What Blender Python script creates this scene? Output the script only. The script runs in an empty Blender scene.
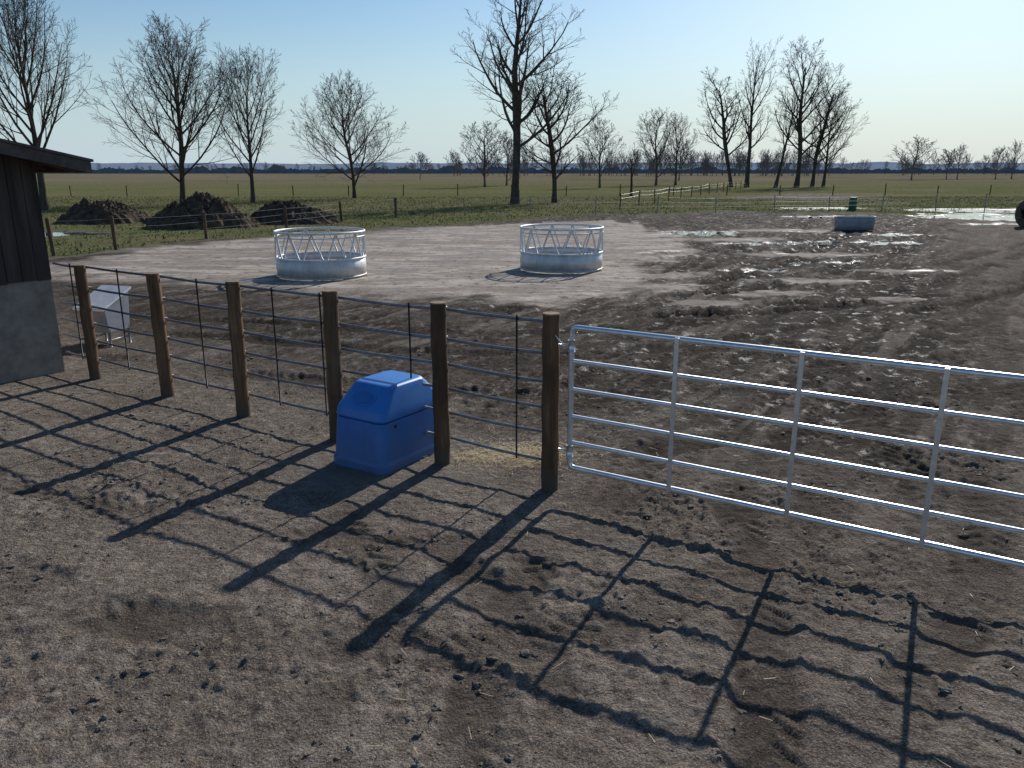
import bpy, math, random
import numpy as np
from mathutils import Vector, Matrix
random.seed(7); NR=np.random.RandomState(11)
sc=bpy.context.scene
sc.view_settings.view_transform='Standard'; sc.view_settings.look='None'; sc.view_settings.exposure=0

# ------------------------------------------------------------------ noise
PERM=np.random.RandomState(3).permutation(256); PERM=np.concatenate([PERM,PERM])
ANG=np.random.RandomState(4).rand(256)*2*np.pi; GX=np.cos(ANG); GY=np.sin(ANG)
def perlin(x,y,seed=0):
    xi=np.floor(x).astype(np.int64); yi=np.floor(y).astype(np.int64); fx=x-xi; fy=y-yi
    u=fx*fx*fx*(fx*(fx*6-15)+10); v=fy*fy*fy*(fy*(fy*6-15)+10)
    def g(ix,iy,dx,dy):
        h=PERM[(PERM[(ix+seed*37)&255]+iy)&255]; return GX[h]*dx+GY[h]*dy
    a=g(xi,yi,fx,fy); b=g(xi+1,yi,fx-1,fy); c=g(xi,yi+1,fx,fy-1); d=g(xi+1,yi+1,fx-1,fy-1)
    return ((a+(b-a)*u)*(1-v)+(c+(d-c)*u)*v)*1.5
def fbm(x,y,o=4,seed=0,gain=.5):
    s=0;a=1;f=1;n=0
    for i in range(o):
        s=s+a*perlin(x*f+i*13.7,y*f-i*7.1,seed+i); n+=a; a*=gain; f*=2.03
    return s/n
def cells(x,y,seed=0):
    xi=np.floor(x).astype(np.int64); yi=np.floor(y).astype(np.int64); best=np.full(x.shape,9.)
    for dx in(-1,0,1):
        for dy in(-1,0,1):
            h=PERM[(PERM[(xi+dx+seed)&255]+yi+dy)&255]; h2=PERM[(h+57)&255]
            px=xi+dx+h/256.; py=yi+dy+h2/256.
            best=np.minimum(best,(px-x)**2+(py-y)**2)
    return np.sqrt(best)
def sstep(a,b,x):
    t=np.clip((x-a)/(b-a),0,1); return t*t*(3-2*t)
def catmull(P,n=6):
    P=[np.array(p,float) for p in P]; P=[2*P[0]-P[1]]+P+[2*P[-1]-P[-2]]; out=[]
    for i in range(1,len(P)-2):
        for k in range(n):
            t=k/n; p0,p1,p2,p3=P[i-1:i+3]
            out.append(.5*((2*p1)+(-p0+p2)*t+(2*p0-5*p1+4*p2-p3)*t*t+(-p0+3*p1-3*p2+p3)*t**3))
    out.append(P[-2]); return np.array(out)
def polydist(X,Y,P):
    best=np.full(X.shape,1e9); sd=np.zeros(X.shape); sa=np.zeros(X.shape); arc=0
    for i in range(len(P)-1):
        a=P[i]; b=P[i+1]; d=b-a; L=np.hypot(*d)
        if L<1e-6: continue
        d=d/L; rx=X-a[0]; ry=Y-a[1]; t=np.clip(rx*d[0]+ry*d[1],0,L)
        dist=np.hypot(rx-t*d[0],ry-t*d[1]); m=dist<best
        side=rx*d[1]-ry*d[0]
        best=np.where(m,dist,best); sd=np.where(m,np.sign(side)*dist,sd); sa=np.where(m,arc+t,sa); arc+=L
    return sd,sa
def inpoly(X,Y,poly):
    c=np.zeros(X.shape,bool); n=len(poly)
    for i in range(n):
        x1,y1=poly[i]; x2,y2=poly[(i+1)%n]
        m=((y1>Y)!=(y2>Y)); xx=(x2-x1)*(Y-y1)/((y2-y1) if y2!=y1 else 1e-9)+x1
        c^= m&(X<xx)
    return c
def polysd(X,Y,poly):
    P=np.array(list(poly)+[poly[0]],float); s,_=polydist(X,Y,P); return np.where(inpoly(X,Y,poly),-abs(s),abs(s))

# ------------------------------------------------------------------ ground layout (metres)
LOT=[(-13.5,21.5),(-7,19.3),(-2.4,17.6),(1.6,16.9),(4.0,19),(4.6,24),(7.6,34),(6.0,46),(-4,40),(-9,34.5),(-13.4,30)]
TRACKS=[ # pts, width, depth
 ([(-5.5,6.2),(-3,4.68),(-1.6,4.3),(-.36,4.12),(.8,4.45),(1.8,5.25),(2.8,6.6),(4,9),(6.5,14),(10,20)],.42,.026),
 ([(-5.0,4.3),(-3.3,3.3),(-1.6,2.75),(0,2.7),(1.6,3.2),(2.9,4.5),(4.2,6.4),(6,9.5),(9,14.5),(14,22)],.42,.025),
 ([(-.2,1.8),(-.1,2.8),(-.2,3.7),(.1,4.9),(.9,6.3),(1.9,8.5),(3,12),(5,17),(9,25)],.36,.027),
 ([(.9,1.8),(1.3,3.4),(1.7,5.1),(2.2,7.5),(3.3,11),(5.5,16),(10,24),(17,34)],.4,.024),
 ([(2.6,2.2),(2.8,4),(3.2,6),(4.3,9),(6.5,13),(11,20)],.4,.024),
 ([(-9,14.5),(-5,13.2),(-1,12),(2.5,12.4),(7,15.5),(13,22)],.42,.045),
 ([(-8,12.5),(-3.5,10.6),(1,9.6),(4.5,10.6),(9,15),(16,24)],.42,.04),
 ([(-1,8.6),(1,9.2),(2.2,11),(2.6,14),(4,18),(8,24),(16,33)],.4,.04),
 ([(1.2,7.4),(3,8.2),(6,9.5),(10,12.5),(16,19)],.42,.04),
 ([(2.0,7.0),(3.6,8.6),(6,11.5),(9,16.5),(14,25)],.42,.035),
 ([(-10,16),(-5,14.6),(0,13.6),(4,14.8),(9,19),(17,29)],.42,.05),
 ([(4.5,18),(8,19.5),(13,24),(20,31),(30,40)],.5,.08),
 ([(3,15.2),(7,16.4),(12,19.5),(20,26),(30,35)],.5,.08),
 ([(3.5,21),(7,22.5),(12,28),(18,36),(24,44)],.5,.09),
 ([(2.2,19.6),(5.5,20.4),(9,25),(13,32),(18,42)],.5,.09),
 ([(5,27),(9,30),(13,36),(16,44)],.5,.09),
 ([(10,17),(16,22),(24,29),(34,38)],.5,.08),
 ([(8,15.5),(13,19.5),(21,27.5),(30,37)],.5,.08),
 ([(7,24),(12,31),(19,41),(24,47)],.5,.09),
 ([(1.5,17.6),(5.5,18.6),(9.5,22.5),(15,30),(22,40)],.5,.09),
 ([(4,16.4),(8,17.6),(12.5,21.8),(19,29),(27,39)],.5,.08),
 ([(-6,7.6),(-4.4,6.6),(-2.5,5.9),(-.8,5.5),(.6,5.6)],.34,.018),
 ([(-5.2,2.9),(-3,2.5),(-1.3,3.3),(-.8,4.6),(-1.4,6)],.34,.02),
 ([(.5,1.8),(.35,3),(.1,4.2),(-.5,5.4)],.34,.026),
]
TR=[(catmull(p,6),w,d) for p,w,d in TRACKS]
PATCH=[(4.2,16.9,1.1,.45),(6.2,18.4,1.0,.45),(7.8,20.4,1.7,.6),(10,27,2.6,.9),(9.4,33,2.2,1.3),(13,38,3,1.4),(5.3,18.0,.6,.3),(11.5,22.5,1.6,.5),(8.4,17.5,1.0,.3)]
WET=[(8.6,36.5,1.9,1.5),(13.2,31.5,3.2,.7),(29.5,49,5.0,4.2),(33,57,6,2.6),(9.5,31,1.7,.5),(-20.2,36,2.2,1.4),(23,60,4,1.2),(16.5,35.5,2.6,.6),(19,49,3.4,.8),(26,42.5,2.6,.7),(7.0,22.6,1.0,.25),(9.6,24.6,1.3,.28),(6.4,16.0,.5,.13)]
GB_X=np.array([-200,-30,-17,-14.6,-13.4,-9,-4.2,0,5.7,12,16,22,26,33,45,80,300]); GB_Y=np.array([22,23,24.5,27,30.5,36,41.5,46,51,54,55,49,48,58,62,68,90.])
def ell(X,Y,c,wob=.25):
    r=np.hypot((X-c[0])/c[2],(Y-c[1])/c[3]); return r+wob*fbm(X*1.1/ c[3]**.5,Y*2/ c[3]**.5,3,9)
RA=math.radians(58)
def rutcoords(X,Y):
    wu=1.4*fbm(X*.09,Y*.09,3,201); a=X*math.cos(RA)+Y*math.sin(RA); b=-X*math.sin(RA)+Y*math.cos(RA)+wu-.004*a*a
    return a,b
def masks(X,Y):
    a,b=rutcoords(X,Y)
    lot=1-sstep(-.9,.9,polysd(X,Y,LOT)+2.4*fbm(X*.6,Y*.9,5,21,.6)+2.2*fbm(a*.12,b*.9,4,22,.6)*sstep(-2,4,X))
    for c in PATCH: lot=np.maximum(lot,.9*(1-sstep(.5,1.1,ell(X,Y,c,.7))))
    wet=np.zeros(X.shape)
    for c in WET: wet=np.maximum(wet,1-sstep(.8,1.0,ell(X,Y,c,.6)))
    gb=np.interp(X,GB_X,GB_Y); gy=(Y-gb)/(1+gb*.02)
    grass=sstep(-.6,.9,gy+2.2*fbm(X*.25,Y*.25,4,31))*(1-wet)
    mudp=sstep(.06,.26,fbm(X*.05+3,Y*.09,5,41,.6))*sstep(-6,12,X)*(1-sstep(90,125,Y))
    grass=grass*(1-.8*mudp)
    return lot,wet,grass
def height(X,Y,lot,wet,grass):
    rough=(1-.92*lot)*(1-grass)
    z=.05*fbm(X*.35,Y*.35,3,1)
    near=1-sstep(10,17,Y); mid=sstep(6.5,9,Y+.62*X)
    fl=1-.45*sstep(1,-3,X)*(1-mid)*sstep(5,6.5,Y+.3*X)
    z=z*(1-.6*lot)
    var=.4+.95*sstep(-.3,.4,fbm(X*.45,Y*.45,2,95))
    amp=rough*fl*var
    z+=amp*(.022+.018*mid)*fbm(X*1.3,Y*1.3,3,5)
    z+=amp*(.014+.009*mid)*(np.abs(fbm(X*3.2,Y*3.6,5,6,.62))*2-.4)
    f2=fbm(X*8,Y*8,4,7,.65); z+=amp*.0145*near*np.maximum(f2*2,-.5)
    f3=fbm(X*20,Y*20,2,8,.65); z+=amp*.0085*(1-sstep(7,12,Y))*np.maximum(f3*2,-.4)
    hm=sstep(-.05,.35,fbm(X*.6,Y*.6,2,15)+.15*mid-.05)
    wx=X+.10*fbm(X*2.3,Y*2.3,2,96); wy=Y+.10*fbm(X*2.3,Y*2.3,2,97)
    c=cells(wx*3.6,wy*3.2,3); c2=cells(wx*5.7+9,wy*5.1,8)
    z-=amp*hm*(.010+.017*mid)*(1-sstep(.12,.45,c))*(1-sstep(18,26,Y))
    z-=amp*sstep(.1,-.3,fbm(X*.7,Y*.7,2,16))*(.010+.008*mid)*(1-sstep(.12,.42,c2))*(1-sstep(14,20,Y))
    a,b=rutcoords(X,Y); rm=rough*sstep(11,16,Y)*sstep(-2,2.5,X+(Y-15)*.12)*(1-sstep(48,60,Y))
    z+=rm*(.055*fbm(a*.22,b*1.25,3,211)+.075*(np.abs(fbm(a*.35,b*2.2,3,212,.6))*2-.35)+.022*fbm(X*1.8,Y*1.8,3,213,.65))
    z+=lot*.006*fbm(X*2,Y*2,3,12)
    trk=np.zeros(X.shape)
    for k,(P,w,d) in enumerate(TR):
        lo=P.min(0)-.9; hi=P.max(0)+.9
        m=(X>lo[0])&(X<hi[0])&(Y>lo[1])&(Y<hi[1])
        if not m.any(): continue
        x=X[m]; y=Y[m]; s,a=polydist(x,y,P); s=s+.07*fbm(x*1.7,y*1.7,3,50+k); a=a+.05*fbm(x*1.3,y*1.3,2,150+k); e=np.abs(s)
        ins=1-sstep(w/2-.07,w/2+.04,e); fade=sstep(-.3,.2,fbm(a*.45,a*0+k*3.3,2,60)+.10)*(.45+.55*sstep(-.3,.2,fbm(x*1.1,y*1.1,3,170+k)))
        lug=sstep(-.3,.4,np.sin((a+e*.9+(s>0)*.09)*2*np.pi/.17))*sstep(.015,.04,e)
        dz=-d*ins+.022*ins*lug*sstep(-.2,.2,fbm(x*2,y*2,2,70))
        berm=np.exp(-((e-w/2-.07)/.07)**2)*(.2+1.3*np.maximum(0,fbm(x*5,y*5,4,80,.7)+.2))*d*.85
        keep=1-.7*ins*fade
        am=(1-grass[m])*(1-.85*lot[m])
        z[m]=z[m]*keep+(dz+berm)*fade*am
        trk[m]=np.maximum(trk[m],ins*fade*am)
    z-=.05*wet
    z=np.where(grass>.3,z+.02*grass*fbm(X*.8,Y*.8,3,90),z)
    sl=1-sstep(.7,1.3,np.hypot(X+1.15,Y-7.45)); z=z*(1-sl)+sl*(-.004+.018*fbm(X*3,Y*3,4,4))
    return z,trk
def axis_grow(s0,end,f): 
    o=[s0]
    while o[-1]<end: o.append(o[-1]+f(o[-1]))
    return o
xr=axis_grow(0,3500,lambda x:.0165 if x<3.6 else (.0165+.006*(x-3.6) if x<12 else .067+.035*min(x-12,400) if x>30 else .067+.012*(x-12)))
xs=np.array([-v for v in xr[::-1]][:-1]+xr)
ys=np.array([-60,-30,-15,-8,-4,-2,-1,0,.6,1.1,1.5,1.8,2.05,2.2,2.3]+axis_grow(2.35,3800,lambda y:max(.0175,y*y/2350)))
XX,YY=np.meshgrid(xs,ys); X=XX.ravel(); Y=YY.ravel()
lot,wet,grass=masks(X,Y); Z,trk=height(X,Y,lot,wet,grass)
def flatten(Z,X,Y): return Z*(1-sstep(60,110,Y))*(1-sstep(25,60,np.abs(X)))
Z=flatten(Z,X,Y)
def gz(px,py):
    px=np.atleast_1d(np.array(px,float)); py=np.atleast_1d(np.array(py,float)); a,b,c=masks(px,py); return flatten(height(px,py,a,b,c)[0],px,py)
nx=len(xs); ny=len(ys)
me=bpy.data.meshes.new('ground'); me.vertices.add(nx*ny); me.vertices.foreach_set('co',np.stack([X,Y,Z],1).ravel())
i=np.arange((nx-1)*(ny-1)); r=i//(nx-1); c=i%(nx-1); v0=r*nx+c
F=np.stack([v0,v0+1,v0+nx+1,v0+nx],1); nf=len(F)
me.loops.add(nf*4); me.polygons.add(nf); me.polygons.foreach_set('loop_start',np.arange(nf)*4); me.loops.foreach_set('vertex_index',F.ravel())
me.polygons.foreach_set('use_smooth',np.ones(nf,bool)); me.update(calc_edges=True)
straw=(1-sstep(.1,.85,np.hypot((X-.0)/.9,(Y-7.42)/.55)+.5*fbm(X*5,Y*5,3,77)))
slab=1-sstep(.55,1.05,np.hypot((X+1.1)/1.25,(Y-7.35)/1.05)+.35*fbm(X*2.5,Y*2.5,4,78))
for nm,arr in(('lot',lot),('wet',wet),('grass',grass),('trk',trk),('straw',straw),('slab',slab),('hgt',Z-.05*fbm(X*.35,Y*.35,3,1))):
    at=me.attributes.new(nm,'FLOAT','POINT'); at.data.foreach_set('value',arr.astype(np.float32))
ground=bpy.data.objects.new('ground',me); sc.collection.objects.link(ground)

# ------------------------------------------------------------------ materials
class NT:
    def __init__(s,name):
        s.m=bpy.data.materials.new(name); s.m.use_nodes=True; s.t=s.m.node_tree; s.b=s.t.nodes['Principled BSDF']
    def n(s,ty,**kw):
        nd=s.t.nodes.new(ty)
        for k,v in kw.items():
            if k in nd.inputs.keys(): nd.inputs[k].default_value=v
            else: setattr(nd,k,v)
        return nd
    def l(s,a,b): s.t.links.new(a,b)
    def coord(s,scale=(1,1,1),obj=False,rot=0):
        if obj: o=s.n('ShaderNodeTexCoord').outputs['Object']
        else: o=s.n('ShaderNodeNewGeometry').outputs['Position']
        if rot:
            vr=s.n('ShaderNodeVectorRotate',rotation_type='Z_AXIS'); s.l(o,vr.inputs['Vector']); vr.inputs['Angle'].default_value=rot; o=vr.outputs[0]
        mp=s.n('ShaderNodeMapping'); mp.inputs['Scale'].default_value=scale; s.l(o,mp.inputs[0]); return mp.outputs[0]
    def noise(s,vec,scale,detail=4,rough=.55,dist=0):
        nd=s.n('ShaderNodeTexNoise'); nd.inputs['Scale'].default_value=scale; nd.inputs['Detail'].default_value=detail; nd.inputs['Roughness'].default_value=rough; nd.inputs['Distortion'].default_value=dist
        s.l(vec,nd.inputs['Vector']); return nd.outputs['Fac']
    def ramp(s,f,stops):
        nd=s.n('ShaderNodeValToRGB'); e=nd.color_ramp.elements
        while len(e)<len(stops): e.new(.5)
        for q,(p,c) in zip(e,stops):
            q.position=p; q.color=(c,c,c,1) if isinstance(c,(int,float)) else (*c,1)
        s.l(f,nd.inputs[0]); return nd.outputs[0]
    def mr(s,f,a,b,c=0,d=1):
        nd=s.n('ShaderNodeMapRange'); s.l(f,nd.inputs[0])
        for k,v in zip((1,2,3,4),(a,b,c,d)): nd.inputs[k].default_value=v
        return nd.outputs[0]
    def mix(s,f,a,b,mode='MIX'):
        nd=s.n('ShaderNodeMix',data_type='RGBA',blend_type=mode)
        for v,k in((f,0),(a,6),(b,7)):
            if isinstance(v,(int,float)): nd.inputs[k].default_value=v if k==0 else (v,v,v,1)
            elif isinstance(v,tuple): nd.inputs[k].default_value=(*v,1)
            else: s.l(v,nd.inputs[k])
        return nd.outputs[2]
    def math(s,op,a,b):
        nd=s.n('ShaderNodeMath',operation=op)
        for v,k in((a,0),(b,1)):
            if isinstance(v,(int,float)): nd.inputs[k].default_value=v
            else: s.l(v,nd.inputs[k])
        return nd.outputs[0]
    def attr(s,nm): return s.n('ShaderNodeAttribute',attribute_name=nm).outputs['Fac']
    def bump(s,h,st,dist=.02):
        nd=s.n('ShaderNodeBump'); nd.inputs['Strength'].default_value=st; nd.inputs['Distance'].default_value=dist; s.l(h,nd.inputs['Height']); s.l(nd.outputs[0],s.b.inputs['Normal'])
    def set(s,k,v):
        if hasattr(v,'links'): s.l(v,s.b.inputs[k])
        else: s.b.inputs[k].default_value=(*v,1) if isinstance(v,tuple) else v

def mud_nodes(t):
    p=t.coord(); n1=t.noise(p,.9,5,.6); n2=t.noise(p,9,6,.7); n3=t.noise(p,70,3,.7); n4=t.noise(p,.23,3)
    col=t.ramp(n2,[(.28,(.088,.069,.054)),(.48,(.195,.160,.130)),(.68,(.35,.30,.25))])
    col=t.mix(t.ramp(n1,[(.42,0),(.60,.6)]),col,(.110,.087,.069))
    col=t.mix(t.ramp(n3,[(.5,0),(.70,.7)]),col,(.45,.39,.325))
    col=t.mix(t.ramp(n3,[(.30,.7),(.46,0)]),col,(.052,.041,.033))
    return p,n1,n2,n3,n4,col
t=NT('muddy_ground'); p,n1,n2,n3,n4,col=mud_nodes(t)
sep=t.n('ShaderNodeSeparateXYZ'); t.l(t.n('ShaderNodeNewGeometry').outputs['Position'],sep.inputs[0])
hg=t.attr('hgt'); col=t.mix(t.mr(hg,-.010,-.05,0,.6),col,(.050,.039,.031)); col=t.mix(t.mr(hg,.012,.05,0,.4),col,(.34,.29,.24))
yard=t.math('ADD',sep.outputs[1],t.math('MULTIPLY',sep.outputs[0],.75))
damp=t.mr(t.math('ADD',yard,t.math('MULTIPLY',n4,3.0)),7.2,12)
dampf=t.math('MULTIPLY',damp,t.ramp(n1,[(.3,1),(.66,.7)]))
dry=t.mr(t.math('SUBTRACT',t.math('SUBTRACT',sep.outputs[0],t.math('MULTIPLY',sep.outputs[1],.50)),t.math('MULTIPLY',n4,2.5)),-1.2,1.2)
dampf=t.math('MULTIPLY',dampf,t.math('SUBTRACT',1.0,t.math('MULTIPLY',dry,.5)))
st1=t.noise(t.coord((.16,1.1,1),rot=-RA),1.0,5,.68,.3); st2=t.noise(t.coord((.45,2.6,1),rot=-RA),1.0,5,.68,.3)
dk=t.mix(t.ramp(n2,[(.35,0),(.65,1)]),(.025,.020,.016),(.108,.086,.068))
dk=t.mix(t.ramp(st1,[(.49,0),(.57,.75)]),dk,(.20,.168,.138)); dk=t.mix(t.ramp(st2,[(.49,.0),(.54,.85)]),dk,(.022,.017,.013))
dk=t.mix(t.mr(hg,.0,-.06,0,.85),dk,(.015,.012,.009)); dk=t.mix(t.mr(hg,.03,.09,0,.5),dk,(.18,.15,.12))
col=t.mix(dampf,col,dk)
col=t.mix(t.math('MULTIPLY',t.attr('trk'),.42),col,(.036,.029,.023))
lotc=t.mix(t.ramp(n1,[(.3,0),(.7,1)]),(.31,.265,.22),(.47,.415,.355))
lotc=t.mix(t.ramp(n2,[(.5,0),(.72,.6)]),lotc,(.18,.145,.117))
ns=t.noise(t.coord((.35,1.2,1)),1.0,6,.72,.4)
lotc=t.mix(t.ramp(ns,[(.49,0),(.56,.8)]),lotc,(.16,.13,.105))
ns2=t.noise(t.coord((.15,.5,1)),1.0,6,.68); lotc=t.mix(t.ramp(ns2,[(.50,0),(.57,.7)]),lotc,(.22,.183,.15))
vc=t.noise(p,3.2,5,.75); lotc=t.mix(t.ramp(vc,[(.55,0),(.61,.8)]),lotc,(.08,.062,.049))
col=t.mix(t.attr('lot'),col,lotc)
col=t.mix(t.math('MULTIPLY',t.attr('slab'),.7),col,t.mix(n2,(.15,.13,.11),(.28,.25,.215)))
sf=t.math('MULTIPLY',t.attr('straw'),t.ramp(n3,[(.35,.2),(.6,1)])); col=t.mix(sf,col,(.44,.33,.17))
gn=t.noise(t.coord((1,1.6,1)),1.6,6,.75); gfar=t.noise(t.coord((.02,.06,1)),1,6,.68); gm_=t.noise(t.coord((.12,.3,1)),1,6,.7)
gc=t.ramp(gn,[(.3,(.058,.066,.027)),(.5,(.118,.134,.054)),(.7,(.215,.21,.10))])
gc=t.mix(t.ramp(gm_,[(.47,0),(.60,.65)]),gc,(.165,.135,.078))
gc=t.mix(t.ramp(gfar,[(.46,0),(.58,.65)]),gc,(.175,.148,.085))
farf=t.mr(t.math('ADD',sep.outputs[1],t.math('MULTIPLY',gfar,160)),210,300)
gc=t.mix(farf,gc,t.mix(t.ramp(gfar,[(.42,0),(.58,1)]),(.20,.16,.115),(.125,.118,.07)))
col=t.mix(t.attr('grass'),col,gc)
col=t.mix(t.math('MULTIPLY',t.attr('wet'),.8),col,(.05,.045,.04))
t.set('Base Color',col)
wg=t.math('MULTIPLY',dampf,t.ramp(vc,[(.55,0),(.64,1)])); wg=t.math('MULTIPLY',wg,t.math('SUBTRACT',1.0,t.math('MULTIPLY',dry,.7)))
lw=t.math('MULTIPLY',t.attr('lot'),t.ramp(ns,[(.53,0),(.60,.8)]))
wg=t.math('MULTIPLY',wg,t.math('SUBTRACT',1.0,t.attr('lot'))); wg=t.math('ADD',wg,lw); wg=t.math('MULTIPLY',wg,t.math('SUBTRACT',1.0,t.attr('grass')))
rg=t.mix(wg,(.95,)*3,(.38,)*3); rg=t.mix(t.attr('wet'),rg,(.12,)*3); t.set('Roughness',rg)
sp=t.mix(wg,(.03,)*3,(.26,)*3); sp=t.mix(t.attr('grass'),sp,(.0,)*3); sp=t.mix(t.attr('wet'),sp,(.5,)*3); t.set('Specular IOR Level',sp)
nf_=t.mr(t.attr('lot'),0,1,1,.2)
hb=t.math('ADD',t.noise(p,24,5,.75),t.math('MULTIPLY',n3,.5)); hb=t.math('ADD',hb,t.math('MULTIPLY',t.noise(p,7,4,.7),1.6)); hb=t.math('MULTIPLY',hb,nf_)
hb=t.math('ADD',hb,t.math('MULTIPLY',t.math('MULTIPLY',gn,t.attr('grass')),3)); t.bump(hb,1.0,.045)
me.materials.append(t.m); MUD=t.m

def simple(name,c1,c2,scale=6,rough=.7,metal=0,bump=0,stretch=(1,1,1),spec=.5,obj=True,detail=4,bd=.01):
    t=NT(name); p=t.coord(stretch,obj); f=t.noise(p,scale,detail,.6)
    t.set('Base Color',t.ramp(f,[(.3,c1),(.7,c2)])); t.set('Roughness',t.ramp(f,[(.3,min(1,rough*1.1)),(.7,rough*.88)])); t.set('Metallic',metal); t.set('Specular IOR Level',spec)
    if bump: t.bump(f,bump,bd)
    return t.m
t=NT('mud_clod'); p,n1,n2,n3,n4,col=mud_nodes(t); t.set('Base Color',t.mix(.25,col,(.07,.056,.045))); t.set('Roughness',.95); t.set('Specular IOR Level',.05); t.bump(n3,.8,.012); M_clod=t.m
def postmat(name,a,b,c):
    t=NT(name); p=t.coord((1,1,.10),True); f=t.noise(p,14,6,.7); g=t.noise(t.coord((1,1,.5),True),2.2,4,.6)
    col=t.ramp(f,[(.3,a),(.55,b),(.75,c)]); col=t.mix(t.ramp(g,[(.42,0),(.65,.7)]),col,a)
    z=t.n('ShaderNodeSeparateXYZ'); t.l(t.n('ShaderNodeNewGeometry').outputs['Position'],z.inputs[0])
    col=t.mix(t.mr(t.math('ADD',z.outputs[2],t.math('MULTIPLY',g,-.25)),.12,-.05,0,.8),col,(.09,.07,.055))
    t.set('Base Color',col); t.set('Roughness',.85); t.set('Specular IOR Level',.2); t.bump(f,.9,.008); return t.m
M_post=postmat('treated_wood',(.06,.036,.022),(.165,.095,.052),(.28,.175,.105))
M_posttop=simple('post_end_grain',(.16,.11,.07),(.28,.20,.13),30,.85,spec=.2)
M_rail=simple('grey_pipe',(.15,.15,.155),(.29,.29,.30),14,.42,.6,.1)
M_galv=simple('galvanised_steel',(.55,.56,.58),(.78,.79,.81),18,.36,.8,.05)
def streaky(name,c1,c2,dirt,rough,metal):
    t=NT(name); f=t.noise(t.coord((1,1,1),True),5,5,.6); g=t.noise(t.coord((1,1,.2),True),6,6,.7)
    col=t.ramp(f,[(.3,c1),(.7,c2)]); z=t.n('ShaderNodeSeparateXYZ'); t.l(t.n('ShaderNodeNewGeometry').outputs['Position'],z.inputs[0])
    m=t.math('ADD',t.mr(z.outputs[2],.0,.45,.5,.0),t.ramp(g,[(.5,0),(.75,.4)])); col=t.mix(m,col,dirt)
    t.set('Base Color',col); t.set('Roughness',rough); t.set('Metallic',metal); return t.m
M_feeder=streaky('feeder_galvanised',(.55,.55,.55),(.78,.78,.77),(.27,.235,.19),.5,.2)
M_blue=streaky('blue_poly',(.014,.115,.38),(.026,.16,.47),(.10,.115,.13),.48,0)
M_blued=simple('blue_poly_lid',(.02,.14,.43),(.035,.19,.53),3,.42,0,.05)
M_black=simple('black_rubber',(.012,.012,.012),(.03,.03,.03),10,.6)
M_board=simple('dark_barn_board',(.022,.016,.013),(.065,.05,.04),7,.85,0,.6,(1,1,.1))
M_block=simple('weathered_lower_wall',(.17,.145,.12),(.30,.265,.225),5,.9,0,.5)
M_roof=simple('roof_metal',(.05,.042,.038),(.10,.085,.075),4,.6,.3)
M_fascia=simple('fascia_board',(.05,.038,.03),(.10,.08,.065),7,.8,0,.3)
M_bark=simple('bark',(.05,.040,.033),(.11,.090,.073),5,.95,0,.5,(1,1,.3),bd=.05,spec=.1)
M_bark_haze=simple('bark_haze_tint',(.14,.13,.135),(.19,.175,.175),1,.95,spec=0)  # far trees: bark lightened towards blue-grey, distance haze painted into the colour
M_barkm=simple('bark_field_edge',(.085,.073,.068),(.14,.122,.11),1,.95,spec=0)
M_white=simple('feeder_white_sheet',(.55,.56,.58),(.75,.76,.77),6,.4,.05)
M_greysh=simple('feeder_grey_sheet',(.22,.23,.26),(.33,.34,.37),6,.5,.1)
M_green=simple('green_plastic',(.02,.09,.04),(.03,.13,.06),5,.5)
M_dirt=simple('manure_pile',(.032,.022,.015),(.125,.09,.062),3,.95,0,1,obj=False,bd=.1,spec=.1)
M_hay=simple('old_hay',(.05,.04,.03),(.13,.10,.065),8,.95,0,1,(1,1,1),bd=.05)
M_hill=simple('hills_haze_tint',(.15,.20,.265),(.18,.225,.285),.01,1,0,spec=0,obj=False)  # aerial haze painted in as a bluish-grey base colour
M_strawb=simple('straw',(.34,.25,.12),(.50,.39,.22),20,.7)
t=NT('grass_blades'); p=t.coord(); f=t.noise(p,.8,5,.7); t.set('Base Color',t.ramp(f,[(.3,(.07,.08,.03)),(.5,(.13,.142,.056)),(.7,(.24,.215,.12))])); t.set('Roughness',.85); t.set('Specular IOR Level',.1); M_grass=t.m
t=NT('puddle_water'); p=t.coord(); t.set('Base Color',(.04,.036,.03)); t.set('Roughness',.04); t.bump(t.noise(p,9,3),.03,.01); M_water=t.m

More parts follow.
